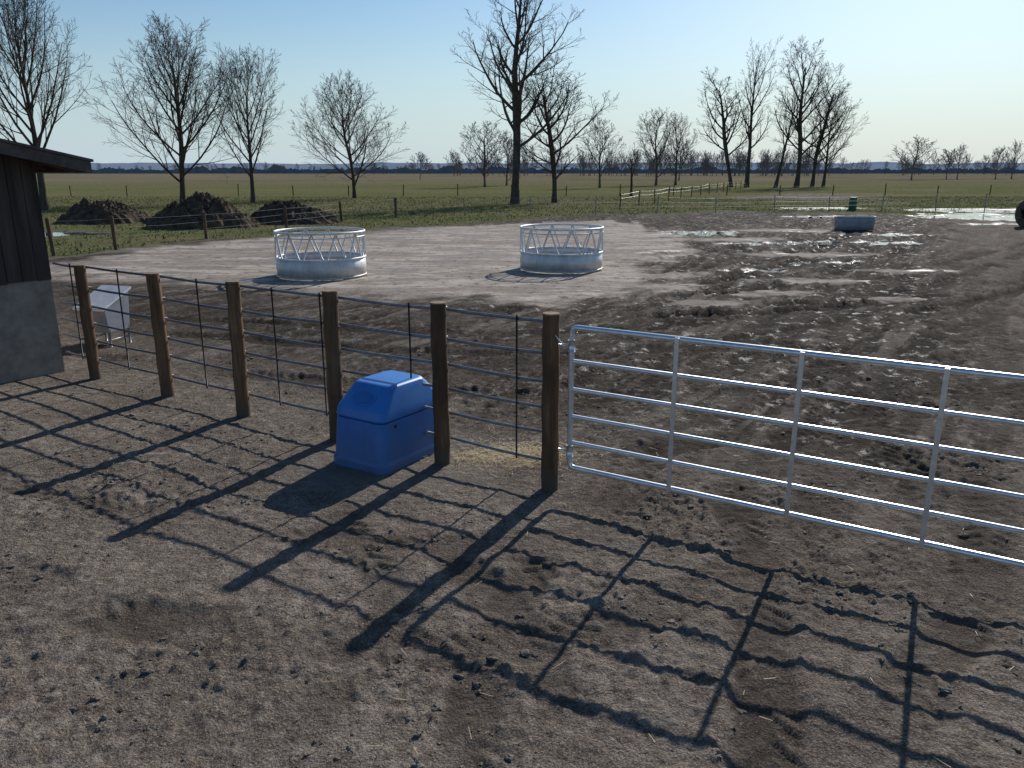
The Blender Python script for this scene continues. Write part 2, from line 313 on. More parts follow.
# ------------------------------------------------------------------ mesh helpers
class Acc:
    def __init__(s): s.v=[]; s.f=[]
    def tube(s,pts,rads,n=8,closed=False,cap=True):
        pts=[Vector(p) for p in pts]; N=len(pts); base=len(s.v)
        if isinstance(rads,(int,float)): rads=[rads]*N
        ref=None
        for i in range(N):
            if closed: d=pts[(i+1)%N]-pts[i-1]
            else: d=pts[min(i+1,N-1)]-pts[max(i-1,0)]
            d.normalize()
            if ref is None: ref=Vector((0,0,1)) if abs(d.z)<.9 else Vector((1,0,0))
            a=d.cross(ref)
            if a.length<1e-4: a=d.orthogonal()
            a.normalize(); b=d.cross(a)
            for k in range(n):
                an=2*math.pi*k/n; s.v.append(tuple(pts[i]+(a*math.cos(an)+b*math.sin(an))*rads[i]))
        for i in range(N if closed else N-1):
            j=(i+1)%N
            for k in range(n): s.f.append((base+i*n+k,base+i*n+(k+1)%n,base+j*n+(k+1)%n,base+j*n+k))
        if cap and not closed and n>3:
            s.f.append(tuple(base+k for k in range(n))); s.f.append(tuple(base+(N-1)*n+k for k in reversed(range(n))))
    def box(s,c,sx,sy,sz,ax=(1,0),top=1.0):
        a=Vector((ax[0],ax[1],0)).normalized(); b=Vector((-a.y,a.x,0)); c=Vector(c); base=len(s.v)
        for z,k in((0,1),(sz,top)):
            for i,j in((-1,-1),(1,-1),(1,1),(-1,1)): s.v.append(tuple(c+a*i*sx/2*k+b*j*sy/2*k+Vector((0,0,z))))
        for q in((3,2,1,0),(4,5,6,7),(0,1,5,4),(1,2,6,5),(2,3,7,6),(3,0,4,7)): s.f.append(tuple(base+k for k in q))
    def obj(s,name,mat,parent=None,smooth=False,bevel=0):
        m=bpy.data.meshes.new(name); m.from_pydata(s.v,[],s.f); m.update(); m.materials.append(mat)
        if smooth:
            for p in m.polygons: p.use_smooth=True
        o=bpy.data.objects.new(name,m); sc.collection.objects.link(o)
        if parent: o.parent=parent
        if bevel:
            bv=o.modifiers.new('bevel','BEVEL'); bv.width=bevel; bv.segments=3; bv.limit_method='ANGLE'; bv.angle_limit=math.radians(35)
        return o
def empty(name,loc=(0,0,0)):
    e=bpy.data.objects.new(name,None); e.empty_display_size=.3; sc.collection.objects.link(e); return e
def autosmooth(o,ang=40):
    for p in o.data.polygons: p.use_smooth=True
    try: o.data.set_sharp_from_angle(angle=math.radians(ang))
    except Exception: pass

# ------------------------------------------------------------------ fence
POSTS=[(.338,6.54,1.594),(-.671,7.21,1.578),(-1.846,7.93,1.578),(-3.115,8.75,1.56),(-4.33,9.56,1.55),(-5.71,10.48,1.54)]
fence=empty('livestock_fence')
for k,(x,y,h) in enumerate(POSTS):
    a=Acc(); rnd=random.Random(k+3); lx=rnd.uniform(-.02,.02); ly=rnd.uniform(-.015,.015); R=.078+rnd.uniform(-.006,.004); pts=[];rr=[]
    for q in range(23):
        tt=q/22; pts.append((x+lx*tt+.003*math.sin(q*.9+k),y+ly*tt,-.3+(h+.3-.012)*tt)); rr.append(R*(1+.025*math.sin(q*1.1+k)+.015*math.sin(q*2.9+k*2))*(1.03-.06*tt))
    a.tube(pts,rr,20); o=a.obj('post_%d'%(k+1),M_post,fence); autosmooth(o)
    a=Acc(); a.tube([(x+lx,y+ly,h-.0125),(x+lx,y+ly,h-.003),(x+lx,y+ly,h)],[R*.975,R*.97,R*.93],20); a.obj('post_top_%d'%(k+1),M_posttop,fence)
RZ=[1.50,1.22,.97,.73,.50,.24]
line=[(p[0],p[1]) for p in POSTS]+[(-6.42,10.95)]
nrm=Vector((.55,.835,0))
OFF=.092
WC=Vector((-1.20,7.50,0))
for j,z in enumerate(RZ):
    a=Acc(); pts=[]
    for i in range(len(line)-1):
        A=Vector((*line[i],0)); B=Vector((*line[i+1],0))
        for q in range(4):
            tt=q/4; P=A.lerp(B,tt)+nrm*OFF; sag=-.012*math.sin(math.pi*tt)+.004*math.sin(i*3+j*2+q); pts.append((P.x,P.y,z+sag))
    A=Vector((*line[-1],0))+nrm*OFF; pts.append((A.x,A.y,z))
    if j>=3:
        l1=[p for p in pts if p[0]>-.86]; l2=[p for p in pts if p[0]<-1.55]
        P=Vector((-.92,7.375,z))+nrm*OFF; l1.append(tuple(P)); P=Vector((-1.47,7.705,z))+nrm*OFF; l2=[tuple(P)]+l2
        a.tube(l1,.0145,8); a.tube(l2,.0145,8)
    else: a.tube(pts,.0155,8)
    a.obj('rail_%d'%(j+1),M_rail,fence,True)
a=Acc()
for (i,tt) in((0,.33),(1,.30),(2,.14),(2,.62),(3,.5),(4,.55),(5,.45)):
    P=Vector((*line[i],0)).lerp(Vector((*line[i+1],0)),tt)+nrm*(OFF-.026)
    a.tube([(P.x,P.y,.20),(P.x,P.y,1.53)],.0095,6)
a.obj('stays',M_black,fence,True)
a=Acc()
for (x,y,h) in POSTS:
    for z in RZ:
        P=Vector((x,y,z))+nrm*OFF
        a.tube([P-nrm*.03+Vector((0,0,.024)),P+nrm*.02+Vector((0,0,.02)),P+nrm*.02-Vector((0,0,.02)),P-nrm*.03-Vector((0,0,.024))],.004,5)
a.obj('staples',M_galv,fence)

# ------------------------------------------------------------------ gate
gate=empty('metal_gate'); GD=Vector((.85,-.527,0)).normalized(); G0=Vector((.50,6.46,0))
GZ=[1.49,1.20,.955,.715,.48,.25]; GL=4.85
def gp(s,z,off=0): P=G0+GD*s; n=Vector((-GD.y,GD.x,0)); P=P+n*off; return (P.x,P.y,z)
def arc_frame():
    r=.05; pts=[]
    for cx,cz,a0 in((r,1.49-r,180),(GL-r,1.49-r,90),(GL-r,.25+r,0),(r,.25+r,-90)):
        for q in range(6):
            an=math.radians(a0-90*q/5); pts.append(gp(cx+r*math.cos(an),cz+r*math.sin(an)))
    return pts
a=Acc(); a.tube(arc_frame(),.024,12,closed=True); a.obj('frame',M_galv,gate,True)
a=Acc()
for z in GZ[1:-1]: a.tube([gp(.02,z),gp(GL-.02,z)],.019,12)
a.obj('bars',M_galv,gate,True)
a=Acc()
for s in(.92,1.85,2.76,3.72):
    P=gp(s,.23,-.026); a.box((P[0],P[1],.235),.035,.016,1.27,(GD.x,GD.y))
a.obj('braces',M_galv,gate,bevel=.003)
a=Acc()
for z in(1.33,.40):
    P0=Vector((.338,6.54,z)); P1=Vector(gp(0,z)); a.tube([P0+(P1-P0)*.3,P1],.01,8); a.tube([P1-Vector((0,0,.05)),P1+Vector((0,0,.05))],.031,10)
pl=[]
for q in range(9):
    tt=q/8; P=Vector((.36,6.47,1.42)).lerp(Vector(gp(.05,1.45)),tt); pl.append((P.x,P.y,P.z-.09*math.sin(math.pi*tt)))
a.tube(pl,.006,5); a.obj('hinges',M_galv,gate,True)
a=Acc(); P=G0+GD*(GL+.16); a.tube([(P.x,P.y,-.3),(P.x,P.y,1.59)],.078,18); o=a.obj('latch_post',M_post,fence); autosmooth(o)

# ------------------------------------------------------------------ waterer
wat=empty('livestock_waterer'); u=Vector((.55,.835,0)).normalized(); w=Vector((.835,-.55,0)).normalized()
import bmesh
def loft(name,secs,mat,parent,bevel=.03,center=WC):
    v=[];f=[]
    for z,uf,ub,hw,ch in secs:
        ring=[]
        for (sx1,sy1,a0) in((1,1,0),(-1,1,90),(-1,-1,180),(1,-1,270)):
            uu=ub if sx1>0 else uf
            for q in range(5):
                an=math.radians(a0+90*q/4); ring.append((sx1*(uu-ch)+ch*math.cos(an),sy1*(hw-ch)+ch*math.sin(an)))
        for a_,b_ in ring:
            P=center+u*a_+w*b_; v.append((P.x,P.y,z))
    n=20
    for i in range(len(secs)-1):
        for k in range(n): f.append((i*n+k,i*n+(k+1)%n,(i+1)*n+(k+1)%n,(i+1)*n+k))
    f.append(tuple(range(n))[::-1]); f.append(tuple((len(secs)-1)*n+k for k in range(n)))
    m=bpy.data.meshes.new(name); m.from_pydata(v,[],f); m.update()
    bm=bmesh.new(); bm.from_mesh(m); bmesh.ops.recalc_face_normals(bm,faces=bm.faces); bm.to_mesh(m); bm.free()
    m.materials.append(mat); o=bpy.data.objects.new(name,m); sc.collection.objects.link(o); o.parent=parent
    bv=o.modifiers.new('bevel','BEVEL'); bv.width=bevel; bv.segments=4; bv.limit_method='ANGLE'; bv.angle_limit=math.radians(24)
    for p in m.polygons: p.use_smooth=True
    o.modifiers.new('wn','WEIGHTED_NORMAL')
    return o
loft('body',[(-.03,.53,.50,.345,.10),(.07,.53,.50,.345,.10),(.09,.515,.485,.33,.10),(.47,.478,.458,.318,.10)],M_blue,wat,.012)
loft('lid',[(.473,.482,.462,.322,.10),(.50,.482,.462,.322,.10),(.58,.465,.445,.31,.11),(.76,.29,.27,.25,.10),(.785,.265,.25,.23,.09)],M_blued,wat,.025)
for s_ in(-1,1):
    sl=Vector((u.x*s_*.70,u.y*s_*.70,-.714)); nn=Vector((u.x*s_*.714,u.y*s_*.714,.70)); c=WC+u*(s_*.3675-.01)+Vector((0,0,.67))+nn*.004
    a=Acc()
    for rad_,dz_ in((1.0,.0),(.93,.008),(.86,.0),(.80,-.0)):
        for q in range(28):
            an=2*math.pi*q/28; a.v.append(tuple(c+w*math.cos(an)*.16*rad_+sl*math.sin(an)*.08*rad_+nn*dz_))
    for i_ in range(3):
        for q in range(28): a.f.append((i_*28+q,i_*28+(q+1)%28,(i_+1)*28+(q+1)%28,(i_+1)*28+q))
    a.obj('bowl_rim_%d'%(s_+2),M_blued,wat,True)
    a=Acc()
    for q in range(28):
        an=2*math.pi*q/28; a.v.append(tuple(c+w*math.cos(an)*.129+sl*math.sin(an)*.064+nn*.002))
    a.f=[tuple(range(28))]; a.obj('bowl_cover_%d'%(s_+2),M_blue,wat)
a=Acc(); a.tube([WC+w*.29+Vector((0,0,.42))-u*.3,WC+w*.326+Vector((0,0,.42))-u*.3],.018,12); a.obj('plug',M_black,wat)

# ------------------------------------------------------------------ shed
shed=empty('wooden_shed'); C=Vector((-6.34,10.86,0)); ad=Vector((-.55,-.835,0)).normalized(); nd=Vector((.835,-.55,0)).normalized()
def SP(s,n,z): P=C+ad*s+nd*n; return (P.x,P.y,z)
SL=.21; LEN=6.0; DEP=5.0
def rz(s): return 2.86+SL*(s+.55) if s<3 else 2.86+SL*3.55-SL*(s-3)
def quadbox(a,s0,s1,n0,n1,z0,z1a,z1b):
    b=len(a.v)
    for (s,n) in((s0,n0),(s1,n0),(s1,n1),(s0,n1)): a.v.append(SP(s,n,z0))
    for (s,n,z) in((s0,n0,z1a),(s1,n0,z1b),(s1,n1,z1b),(s0,n1,z1a)): a.v.append(SP(s,n,z))
    for q in((3,2,1,0),(4,5,6,7),(0,1,5,4),(1,2,6,5),(2,3,7,6),(3,0,4,7)): a.f.append(tuple(b+k for k in q))
a=Acc(); quadbox(a,0,LEN,-.12,-.0,-.2,1.33,1.33); quadbox(a,0,.12,-DEP,-.121,-.2,1.33,1.33); quadbox(a,LEN-.12,LEN,-DEP,-.121,-.2,1.33,1.33); a.obj('lower_wall',M_block,shed)
a=Acc(); s=0.0; rnd=random.Random(5)
while s<LEN-.05:
    wd=.19; s1=min(s+wd-.008,LEN); off=rnd.uniform(-.006,.008); quadbox(a,s,s1,-.06,.022+off,1.29+rnd.uniform(-.02,.02),rz(s)-.06,rz(s1)-.06); s+=wd
n_=.125
while n_<DEP:
    quadbox(a,-.02,.03,-n_-.18,-n_,1.31,rz(0)-.08,rz(0)-.08); quadbox(a,LEN-.03,LEN+.02,-n_-.18,-n_,1.31,rz(LEN)-.08,rz(LEN)-.08); n_+=.19
a.obj('board_siding',M_board,shed)
a=Acc()
quadbox(a,.001,LEN-.001,-.119,-.061,1.331,rz(0)-.1,rz(LEN)-.1); a.obj('backing',M_board,shed)
def slab_(a,s0,s1,n0,n1,dz0,dz1):
    b=len(a.v)
    for dz in(dz0,dz1):
        for (s,n) in((s0,n0),(s1,n0),(s1,n1),(s0,n1)): a.v.append(SP(s,n,rz(s)+dz))
    for q in((3,2,1,0),(4,5,6,7),(0,1,5,4),(1,2,6,5),(2,3,7,6),(3,0,4,7)): a.f.append(tuple(b+k for k in q))
a=Acc(); slab_(a,-.58,3,-DEP-.4,.43,.0,.035); slab_(a,3,LEN+.55,-DEP-.4,.43,.0,.035); a.obj('roof',M_roof,shed)
a=Acc(); slab_(a,-.55,3,.375,.41,-.15,-.003); slab_(a,3,LEN+.5,.375,.41,-.15,-.003); slab_(a,-.55,-.515,-DEP-.35,.372,-.15,-.003)
for q in range(9): slab_(a,-.51,3,-DEP+.1+q*.6,-DEP+.14+q*.6,-.12,-.004)
a.obj('fascia',M_fascia,shed)

# ------------------------------------------------------------------ boxy covered feed trough by the shed
fd=empty('feed_trough'); c=Vector((-6.64,12.75,0)); ax=Vector((.96,-.28,0)).normalized(); ay=Vector((.28,.96,0)).normalized()
def FP(x,y,z): P=c+ax*x+ay*y; return (P.x,P.y,z)
def hexa(a,b4,t4):
    b=len(a.v); a.v+=[FP(*p) for p in b4]+[FP(*p) for p in t4]
    for q in((3,2,1,0),(4,5,6,7),(0,1,5,4),(1,2,6,5),(2,3,7,6),(3,0,4,7)): a.f.append(tuple(b+k for k in q))
h=.27
a=Acc(); hexa(a,[(-h*.95,-.24,.22),(h*.95,-.24,.22),(h*.95,.22,.22),(-h*.95,.22,.22)],[(-h,-.30,.60),(h,-.30,.60),(h,.27,.84),(-h,.27,.84)]); a.obj('box',M_greysh,fd,bevel=.012)
a=Acc(); hexa(a,[(-h-.03,-.35,.585),(h+.03,-.35,.585),(h+.03,.31,.865),(-h-.03,.31,.865)],[(-h-.03,-.35,.625),(h+.03,-.35,.625),(h+.03,.31,.905),(-h-.03,.31,.905)]); a.obj('lid',M_white,fd,bevel=.008)
a=Acc()
for x in(-.24,.24):
    a.tube([FP(x,-.22,-.05),FP(x,-.22,.3)],.02,8); a.tube([FP(x,.2,-.05),FP(x,.2,.3)],.02,8); a.tube([FP(x,-.22,.1),FP(x,.2,.1)],.013,8)
a.obj('legs',M_rail,fd,True)

# ------------------------------------------------------------------ round hay feeders
def hay_feeder(cx,cy,rot,name='round_hay_feeder'):
    e=empty(name); R=1.17
    def ring(R_,z,n=48): return [(cx+R_*math.cos(2*math.pi*k/n),cy+R_*math.sin(2*math.pi*k/n),z) for k in range(n)]
    a=Acc(); n=64; z0,z1=.03,.50
    zz=[z0,.18,.2,.34,.36,z1]; rr=[R,R,R+.012,R+.012,R,R]
    for z,r_ in zip(zz,rr):
        for k in range(n): an=2*math.pi*k/n; a.v.append((cx+r_*math.cos(an),cy+r_*math.sin(an),z))
    for i in range(5):
        for k in range(n): a.f.append((i*n+k,i*n+(k+1)%n,(i+1)*n+(k+1)%n,(i+1)*n+k))
    o=a.obj('sheet_ring',M_feeder,e,True); sm=o.modifiers.new('s','SOLIDIFY'); sm.thickness=.008
    a=Acc(); a.tube(ring(R,.04),.024,8,closed=True); a.tube(ring(R,.51),.028,8,closed=True); a.tube(ring(R,1.18),.032,8,closed=True); a.tube(ring(R,1.06),.019,8,closed=True)
    m=12
    for k in range(m):
        a0=2*math.pi*(k+rot)/m; a1=2*math.pi*(k+rot+.42)/m; a2=2*math.pi*(k+rot+.58)/m; a3=2*math.pi*(k+1+rot)/m
        for p,q in((a0,a1),(a3,a2)):
            a.tube([(cx+R*math.cos(q+(p-q)*j/3),cy+R*math.sin(q+(p-q)*j/3),.51+(1.18-.51)*j/3) for j in range(4)],.023,6)
    a.obj('tube_frame',M_feeder,e,True)
hay_feeder(-5.13,21.4,.1); hay_feeder(1.41,22.85,.35)
a=Acc()
rs=random.Random(8)
def strand(x,y,z,L,wd):
    an=rs.uniform(0,6.28); dz=rs.uniform(-.1,.5)*L*.3; dx,dy=math.cos(an)*L,math.sin(an)*L; px,py=-math.sin(an)*wd,math.cos(an)*wd
    b=len(a.v); a.v+=[(x-px,y-py,z),(x+px,y+py,z),(x+dx+px,y+dy+py,z+dz),(x+dx-px,y+dy-py,z+dz)]; a.f.append((b,b+1,b+2,b+3))
sx=[];sy=[]
for k in range(900): sx.append(rs.gauss(.0,.36)); sy.append(rs.gauss(7.45,.2))
for k in range(500): sx.append(rs.gauss(-.9,1.4)); sy.append(rs.gauss(9.0,1.1))
for k in range(110): sx.append(rs.uniform(-5,4)); sy.append(rs.uniform(3,8))
sz=gz(sx,sy)
for x,y,z in zip(sx,sy,sz): strand(x,y,z+rs.uniform(.004,.02),rs.uniform(.03,.10),.0018)
a.obj('scattered_straw',M_strawb)

# ------------------------------------------------------------------ clods
bm=bmesh.new(); bmesh.ops.create_icosphere(bm,subdivisions=2,radius=1); bv=np.array([v.co[:] for v in bm.verts]); bf=np.array([[v.index for v in f.verts] for f in bm.faces]); bm.free()
N=8000; cx=NR.uniform(-6,5.5,N*3); cy=2.4+NR.rand(N*3)**1.1*9.5
dens=fbm(cx*.9,cy*.9,3,33); keep=NR.rand(N*3)<sstep(-.15,.4,dens); cx=cx[keep][:N]; cy=cy[keep][:N]
mm=(np.hypot(cx+1.15,cy-7.5)<1.2); cx=cx[~mm]; cy=cy[~mm]; n=len(cx)
rad=.004+.019*NR.rand(n)**5.5; cz=gz(cx,cy)
V=np.zeros((n,len(bv),3))
for k in range(n):
    q=NR.rand(3)*40; d=1+.65*perlin(bv[:,0]*1.3+q[0],bv[:,1]*1.3+bv[:,2]*1.1+q[1],2)+.5*perlin(bv[:,2]*2.6+q[2],bv[:,0]*2.6,5)
    sc_=np.array([NR.uniform(.7,1.9),NR.uniform(.7,1.3),NR.uniform(.4,.7)]); an=NR.rand()*6.28; p=bv*d[:,None]*sc_*rad[k]
    ca,sa=math.cos(an),math.sin(an); V[k]=np.stack([p[:,0]*ca-p[:,1]*sa+cx[k],p[:,0]*sa+p[:,1]*ca+cy[k],p[:,2]+cz[k]],1)
def npmesh(name,V,Fc,mat,smooth=False):
    m=bpy.data.meshes.new(name); k=Fc.shape[1]; m.vertices.add(len(V)); m.vertices.foreach_set('co',V.astype(np.float32).ravel()); m.loops.add(Fc.size); m.polygons.add(len(Fc))
    m.polygons.foreach_set('loop_start',np.arange(len(Fc))*k); m.loops.foreach_set('vertex_index',Fc.ravel()); m.polygons.foreach_set('use_smooth',np.full(len(Fc),smooth)); m.update(calc_edges=True)
    m.materials.append(mat); o=bpy.data.objects.new(name,m); sc.collection.objects.link(o); return o
npmesh('mud_clods',V.reshape(-1,3),(bf[None]+ (np.arange(n)*len(bv))[:,None,None]).reshape(-1,3),M_clod)

# ------------------------------------------------------------------ grass blades
N=120000; gx=NR.uniform(-48,62,N); gy=24+62*NR.rand(N)**1.3
_,_,gm=masks(gx,gy); k=(gm>NR.uniform(.35,.9,N))&(fbm(gx*.7,gy*.7,3,12)>-.22); gx=gx[k]; gy=gy[k]; n=len(gx); z0=gz(gx,gy)-.01
hh=.04+.12*NR.rand(n)**2.2; an=NR.rand(n)*6.28; wd=.018+.02*NR.rand(n); lean=NR.normal(0,.06,(n,2))
V=np.zeros((n,3,3)); V[:,0]=np.stack([gx-np.cos(an)*wd,gy-np.sin(an)*wd,z0],1); V[:,1]=np.stack([gx+np.cos(an)*wd,gy+np.sin(an)*wd,z0],1); V[:,2]=np.stack([gx+lean[:,0],gy+lean[:,1],z0+hh],1)
npmesh('grass',V.reshape(-1,3),np.arange(n*3).reshape(-1,3),M_grass)

# ------------------------------------------------------------------ puddles
def puddle(c):
    k=110; g=np.linspace(-1.6,1.6,k); A,B=np.meshgrid(g,g); x=c[0]+A*c[2]; y=c[1]+B*c[3]
    w_=1-sstep(.8,1.0,ell(x.ravel(),y.ravel(),c,.6)); w_=w_.reshape(k,k)
    ii,jj=np.where((w_[:-1,:-1]>.3)&(w_[1:,1:]>.3)&(w_[1:,:-1]>.3)&(w_[:-1,1:]>.3)); v=ii*k+jj
    if len(v)==0: return
    F=np.stack([v,v+1,v+k+1,v+k],1); zz=np.full(k*k,float(np.percentile(gz(x.ravel()[v],y.ravel()[v]),62))+.015)
    npmesh('puddle',np.stack([x.ravel(),y.ravel(),zz],1),F,M_water,True)
for c in WET: puddle(c)

# ------------------------------------------------------------------ manure piles
def pile(cx,cy,rx,ry,h,seed):
    k=120; g=np.linspace(-1.3,1.3,k); A,B=np.meshgrid(g,g); r=np.hypot(A,B)+.22*fbm(A*1.6+seed*5,B*1.6,3,seed)
    z=np.maximum(0,1-r**1.6)**.8*h; x=cx+A*rx; y=cy+B*ry
    z=z*(1+.5*fbm(x*.9,y*.9,4,seed+3))+ (z>.02)*.2*np.abs(fbm(x*2.4,y*2.4,5,seed+7,.65))*3*np.clip(z,0,1)-.06
    v=np.arange((k-1)*(k-1)); v=(v//(k-1))*k+v%(k-1)
    npmesh('manure_pile',np.stack([x.ravel(),y.ravel(),z.ravel()],1),np.stack([v,v+1,v+k+1,v+k],1),M_dirt)
pile(-22.4,44,2.6,2.0,1.1,1); pile(-15.4,40.2,2.6,1.9,1.5,2); pile(-11.9,43.5,2.7,1.8,1.05,3); pile(-18.6,43.5,1.4,1.2,.6,4)

# ------------------------------------------------------------------ far yard things
def far_posts(name,pts,h,r=.05,wires=3,mat=M_post):
    e=empty(name); a=Acc(); tops=[]; rr=random.Random(len(pts))
    for (x,y) in pts:
        hh=h*rr.uniform(.88,1.08); lx=rr.uniform(-.07,.07); a.tube([(x,y,-.2),(x+lx,y,hh)],r,7); tops.append((x+lx,y,hh))
    a.obj('posts',mat,e)
    a=Acc()
    for q in range(wires):
        fz=.92-.26*q
        for i in range(len(tops)-1):
            A=Vector(tops[i]); B=Vector(tops[i+1]); a.tube([(A.x,A.y,A.z*fz),((A.x+B.x)/2,(A.y+B.y)/2,(A.z+B.z)/2*fz-.03),(B.x,B.y,B.z*fz)],.004,3,cap=False)
    a.obj('wires',M_rail,e)
far_posts('wire_fence',[(-19.5,25.3),(-15.3,26.6),(-14.1,28.4),(-12.6,33),(-10.8,38.5),(-9.3,44),(-7,48.5)],1.2,.065)
far_posts('wire_fence',[(-7+4.1*i,48.5+.95*i+ (i%3)*.15) for i in range(15)],1.1,.035,3,M_rail)
far_posts('wire_fence',[(-60+6*i,88+.2*i) for i in range(30)],1.2,.06,2)
far_posts('wire_fence',[(8+2.2*i,60+5.2*i) for i in range(14)],1.2,.05,2)
tk=empty('stock_tank'); a=Acc(); n=40; cx_,cy_=16.3,38.3
for z,k in((0,.97),(.2,.985),(.22,1.0),(.4,1.0),(.42,1.01),(.6,1.02)):
    for q in range(n):
        an=2*math.pi*q/n; ca,sa=math.cos(an),math.sin(an); X_=.45*abs(ca)**.7*np.sign(ca)+(.47 if ca>0 else -.47); a.v.append((cx_+X_*k,cy_+.4*sa*k,z))
for i_ in range(5):
    for q in range(n): a.f.append((i_*n+q,i_*n+(q+1)%n,(i_+1)*n+(q+1)%n,(i_+1)*n+q))
a.f.append(tuple(range(n))[::-1]); o=a.obj('shell',M_greysh,tk,True); m_=o.modifiers.new('s','SOLIDIFY'); m_.thickness=.02
a2=Acc(); a2.tube([a.v[5*n+q] for q in range(n)],.025,6,closed=True); a2.obj('rim',M_greysh,tk,True)
a3=Acc(); a3.v=[(cx_+(p[0]-cx_)*.97,cy_+(p[1]-cy_)*.97,.5) for p in a.v[5*n:6*n]]; a3.f=[tuple(range(n))]; a3.obj('water',M_water,tk)
a=Acc(); a.tube([(24.0,57,z) for z in(-.02,.03,.28,.30,.33,.58,.60,.63,.86,.9)],[.25,.27,.27,.285,.27,.27,.285,.27,.26,.22],20); o=a.obj('green_barrel',M_green); autosmooth(o)
a=Acc(); bx,by=25.75,39.6; pts=[];rd=[]
for q,r_ in((0,.3),(0.02,.62),(.08,.72),(.3,.76),(.6,.75),(.9,.77),(1.15,.74),(1.25,.64),(1.27,.3)): pts.append((bx-.5+q*.95,by+q*.3,.70)); rd.append(r_)
a.tube(pts,rd,36); b=[]
for (x,y,z) in a.v:
    d=.05*math.sin(x*23+z*17)+.04*math.sin(y*31+z*29); b.append((x+d*.3,y+d,max(z+d,-.02)))
a.v=b; o=a.obj('round_hay_bale',M_hay,None,True)

# ------------------------------------------------------------------ trees
def gen_tree(seed,counts=(16,8,5,4),style='round',rmin=.012,clear=.2,ang1=42,leader=.8,wob=1.0,trunk=1.0,low=False):
    R=random.Random(seed); A=Acc(); H=10.0
    upt=[.03,.15,.11,.07,.04]; wb=[.035,.08,.11,.15,.2]; nseg=[9,7,5,3,2] if not low else [5,4,2,1,1]
    sides=[9,6,4,3,3] if not low else [4,3,3,3,3]
    def rot(d,ang,az):
        o=d.orthogonal().normalized(); o=Matrix.Rotation(az,3,d)@o; return (Matrix.Rotation(ang,3,o)@d).normalized()
    def br(p,d,L,r,lev,s0):
        n=nseg[lev]; pts=[p.copy()]; rad=[r]; dirs=[d]
        for i in range(n):
            k=wb[lev]*wob; d=(d+Vector((R.uniform(-k,k),R.uniform(-k,k),R.uniform(-k,k)*.6+upt[lev]))).normalized(); p=p+d*L/n; t=(i+1)/n
            pts.append(p.copy()); rad.append(max(rmin*.7,r*(1-.82*t))); dirs.append(d)
        if lev==0: rad[0]=r*1.35
        A.tube(pts,rad,sides[lev],cap=False)
        if lev>=len(counts): return
        k=counts[lev]; az0=R.uniform(0,6.28)
        if lev>0: k=max(2,int(round(k*(.6+.6*min(1,L/s0)))))
        st=clear if lev==0 else .14
        for j in range(k):
            t=st+(1-st)*((j+R.uniform(.1,.9))/k); t=min(t,.99); f=t*n; i=min(int(f),n-1); q=pts[i].lerp(pts[i+1],f-i); rr=rad[i]+(rad[i+1]-rad[i])*(f-i)
            az=az0+j*2.4+R.uniform(-.5,.5)
            if lev==0:
                tt=(t-st)/(1-st)
                prof=(1.0-.55*tt) if style=='round' else (.75+.25*math.sin(tt*3.14)-.35*tt if style=='oval' else .55-.2*tt+R.uniform(-.15,.2))
                cl=H*.62*prof*R.uniform(.85,1.05); an=math.radians(ang1*(1.15-.6*tt)*R.uniform(.85,1.15)); cr=min(rr*.7,r*.40*(1-.4*tt))
            else:
                cl=L*R.uniform(.36,.58)*(1.1-.55*t); an=math.radians(R.uniform(20,48)); cr=max(rr*.55,rmin)
            br(q,rot(dirs[i],an,az),cl,max(cr,rmin),lev+1,cl if cl>.01 else 1)
    br(Vector((0,0,-.1)),Vector((0,0,1)),H*leader,.19*trunk,0,H)
    return A
def place_tree(name,x,y,h,spread,seed,rmin_w=.0115,lean=(0,0),mat=M_bark,thick=1.0,**kw):
    s=h/10.; A=gen_tree(seed,rmin=rmin_w/s,trunk=thick,**kw)
    V=np.array(A.v); zmax=np.percentile(V[:,2],99.9); sz=h/zmax
    V[:,0]-=.5*(np.percentile(V[:,0],99)+np.percentile(V[:,0],1))*sstep(.15,.6,V[:,2]/zmax)*.8
    sx=spread/(np.percentile(V[:,0],99.3)-np.percentile(V[:,0],.7)); sx=min(max(sx,.5*sz),1.8*sz)
    hz=np.clip(V[:,2]/zmax,0,1); kx=sz+(sx-sz)*sstep(0.1,.4,hz)
    V=np.stack([V[:,0]*kx+x+lean[0]*V[:,2]*sz,V[:,1]*kx+y+lean[1]*V[:,2]*sz,V[:,2]*sz],1)
    m=bpy.data.meshes.new(name); m.from_pydata(V.tolist(),[],A.f); m.update(); m.materials.append(mat)
    m.polygons.foreach_set('use_smooth',np.ones(len(m.polygons),bool))
    o=bpy.data.objects.new(name,m); sc.collection.objects.link(o)
B='bare_tree'
place_tree(B,-33.2,57.5,16.4,8.6,101,counts=(20,8,5,4),style='round',clear=.24,ang1=42,thick=.95)
place_tree(B,-31.5,47,11,5,102,lean=(-.25,0),counts=(12,6,4,3),style='sparse')
place_tree(B,-28.3,69.7,15.0,9.6,103,counts=(22,8,5,4),style='round',clear=.15,ang1=48,thick=.95,lean=(.03,0))
place_tree(B,-22.7,71,13.0,6.0,104,counts=(18,7,5,4),style='oval',clear=.2,ang1=38,thick=.85)
place_tree(B,-15.9,82,12.0,9.6,105,counts=(20,8,5,4),style='round',clear=.10,ang1=56,lean=(-.06,0),thick=.95)
place_tree(B,.25,67.6,20.0,9.5,106,counts=(19,6,5,3),style='sparse',clear=.28,ang1=48,leader=.95,wob=1.25,thick=1.05)
place_tree(B,3.7,70.8,12.2,9.0,127,counts=(17,7,5,3),style='sparse',clear=.2,ang1=58,wob=1.3,lean=(.06,0),thick=1.05)
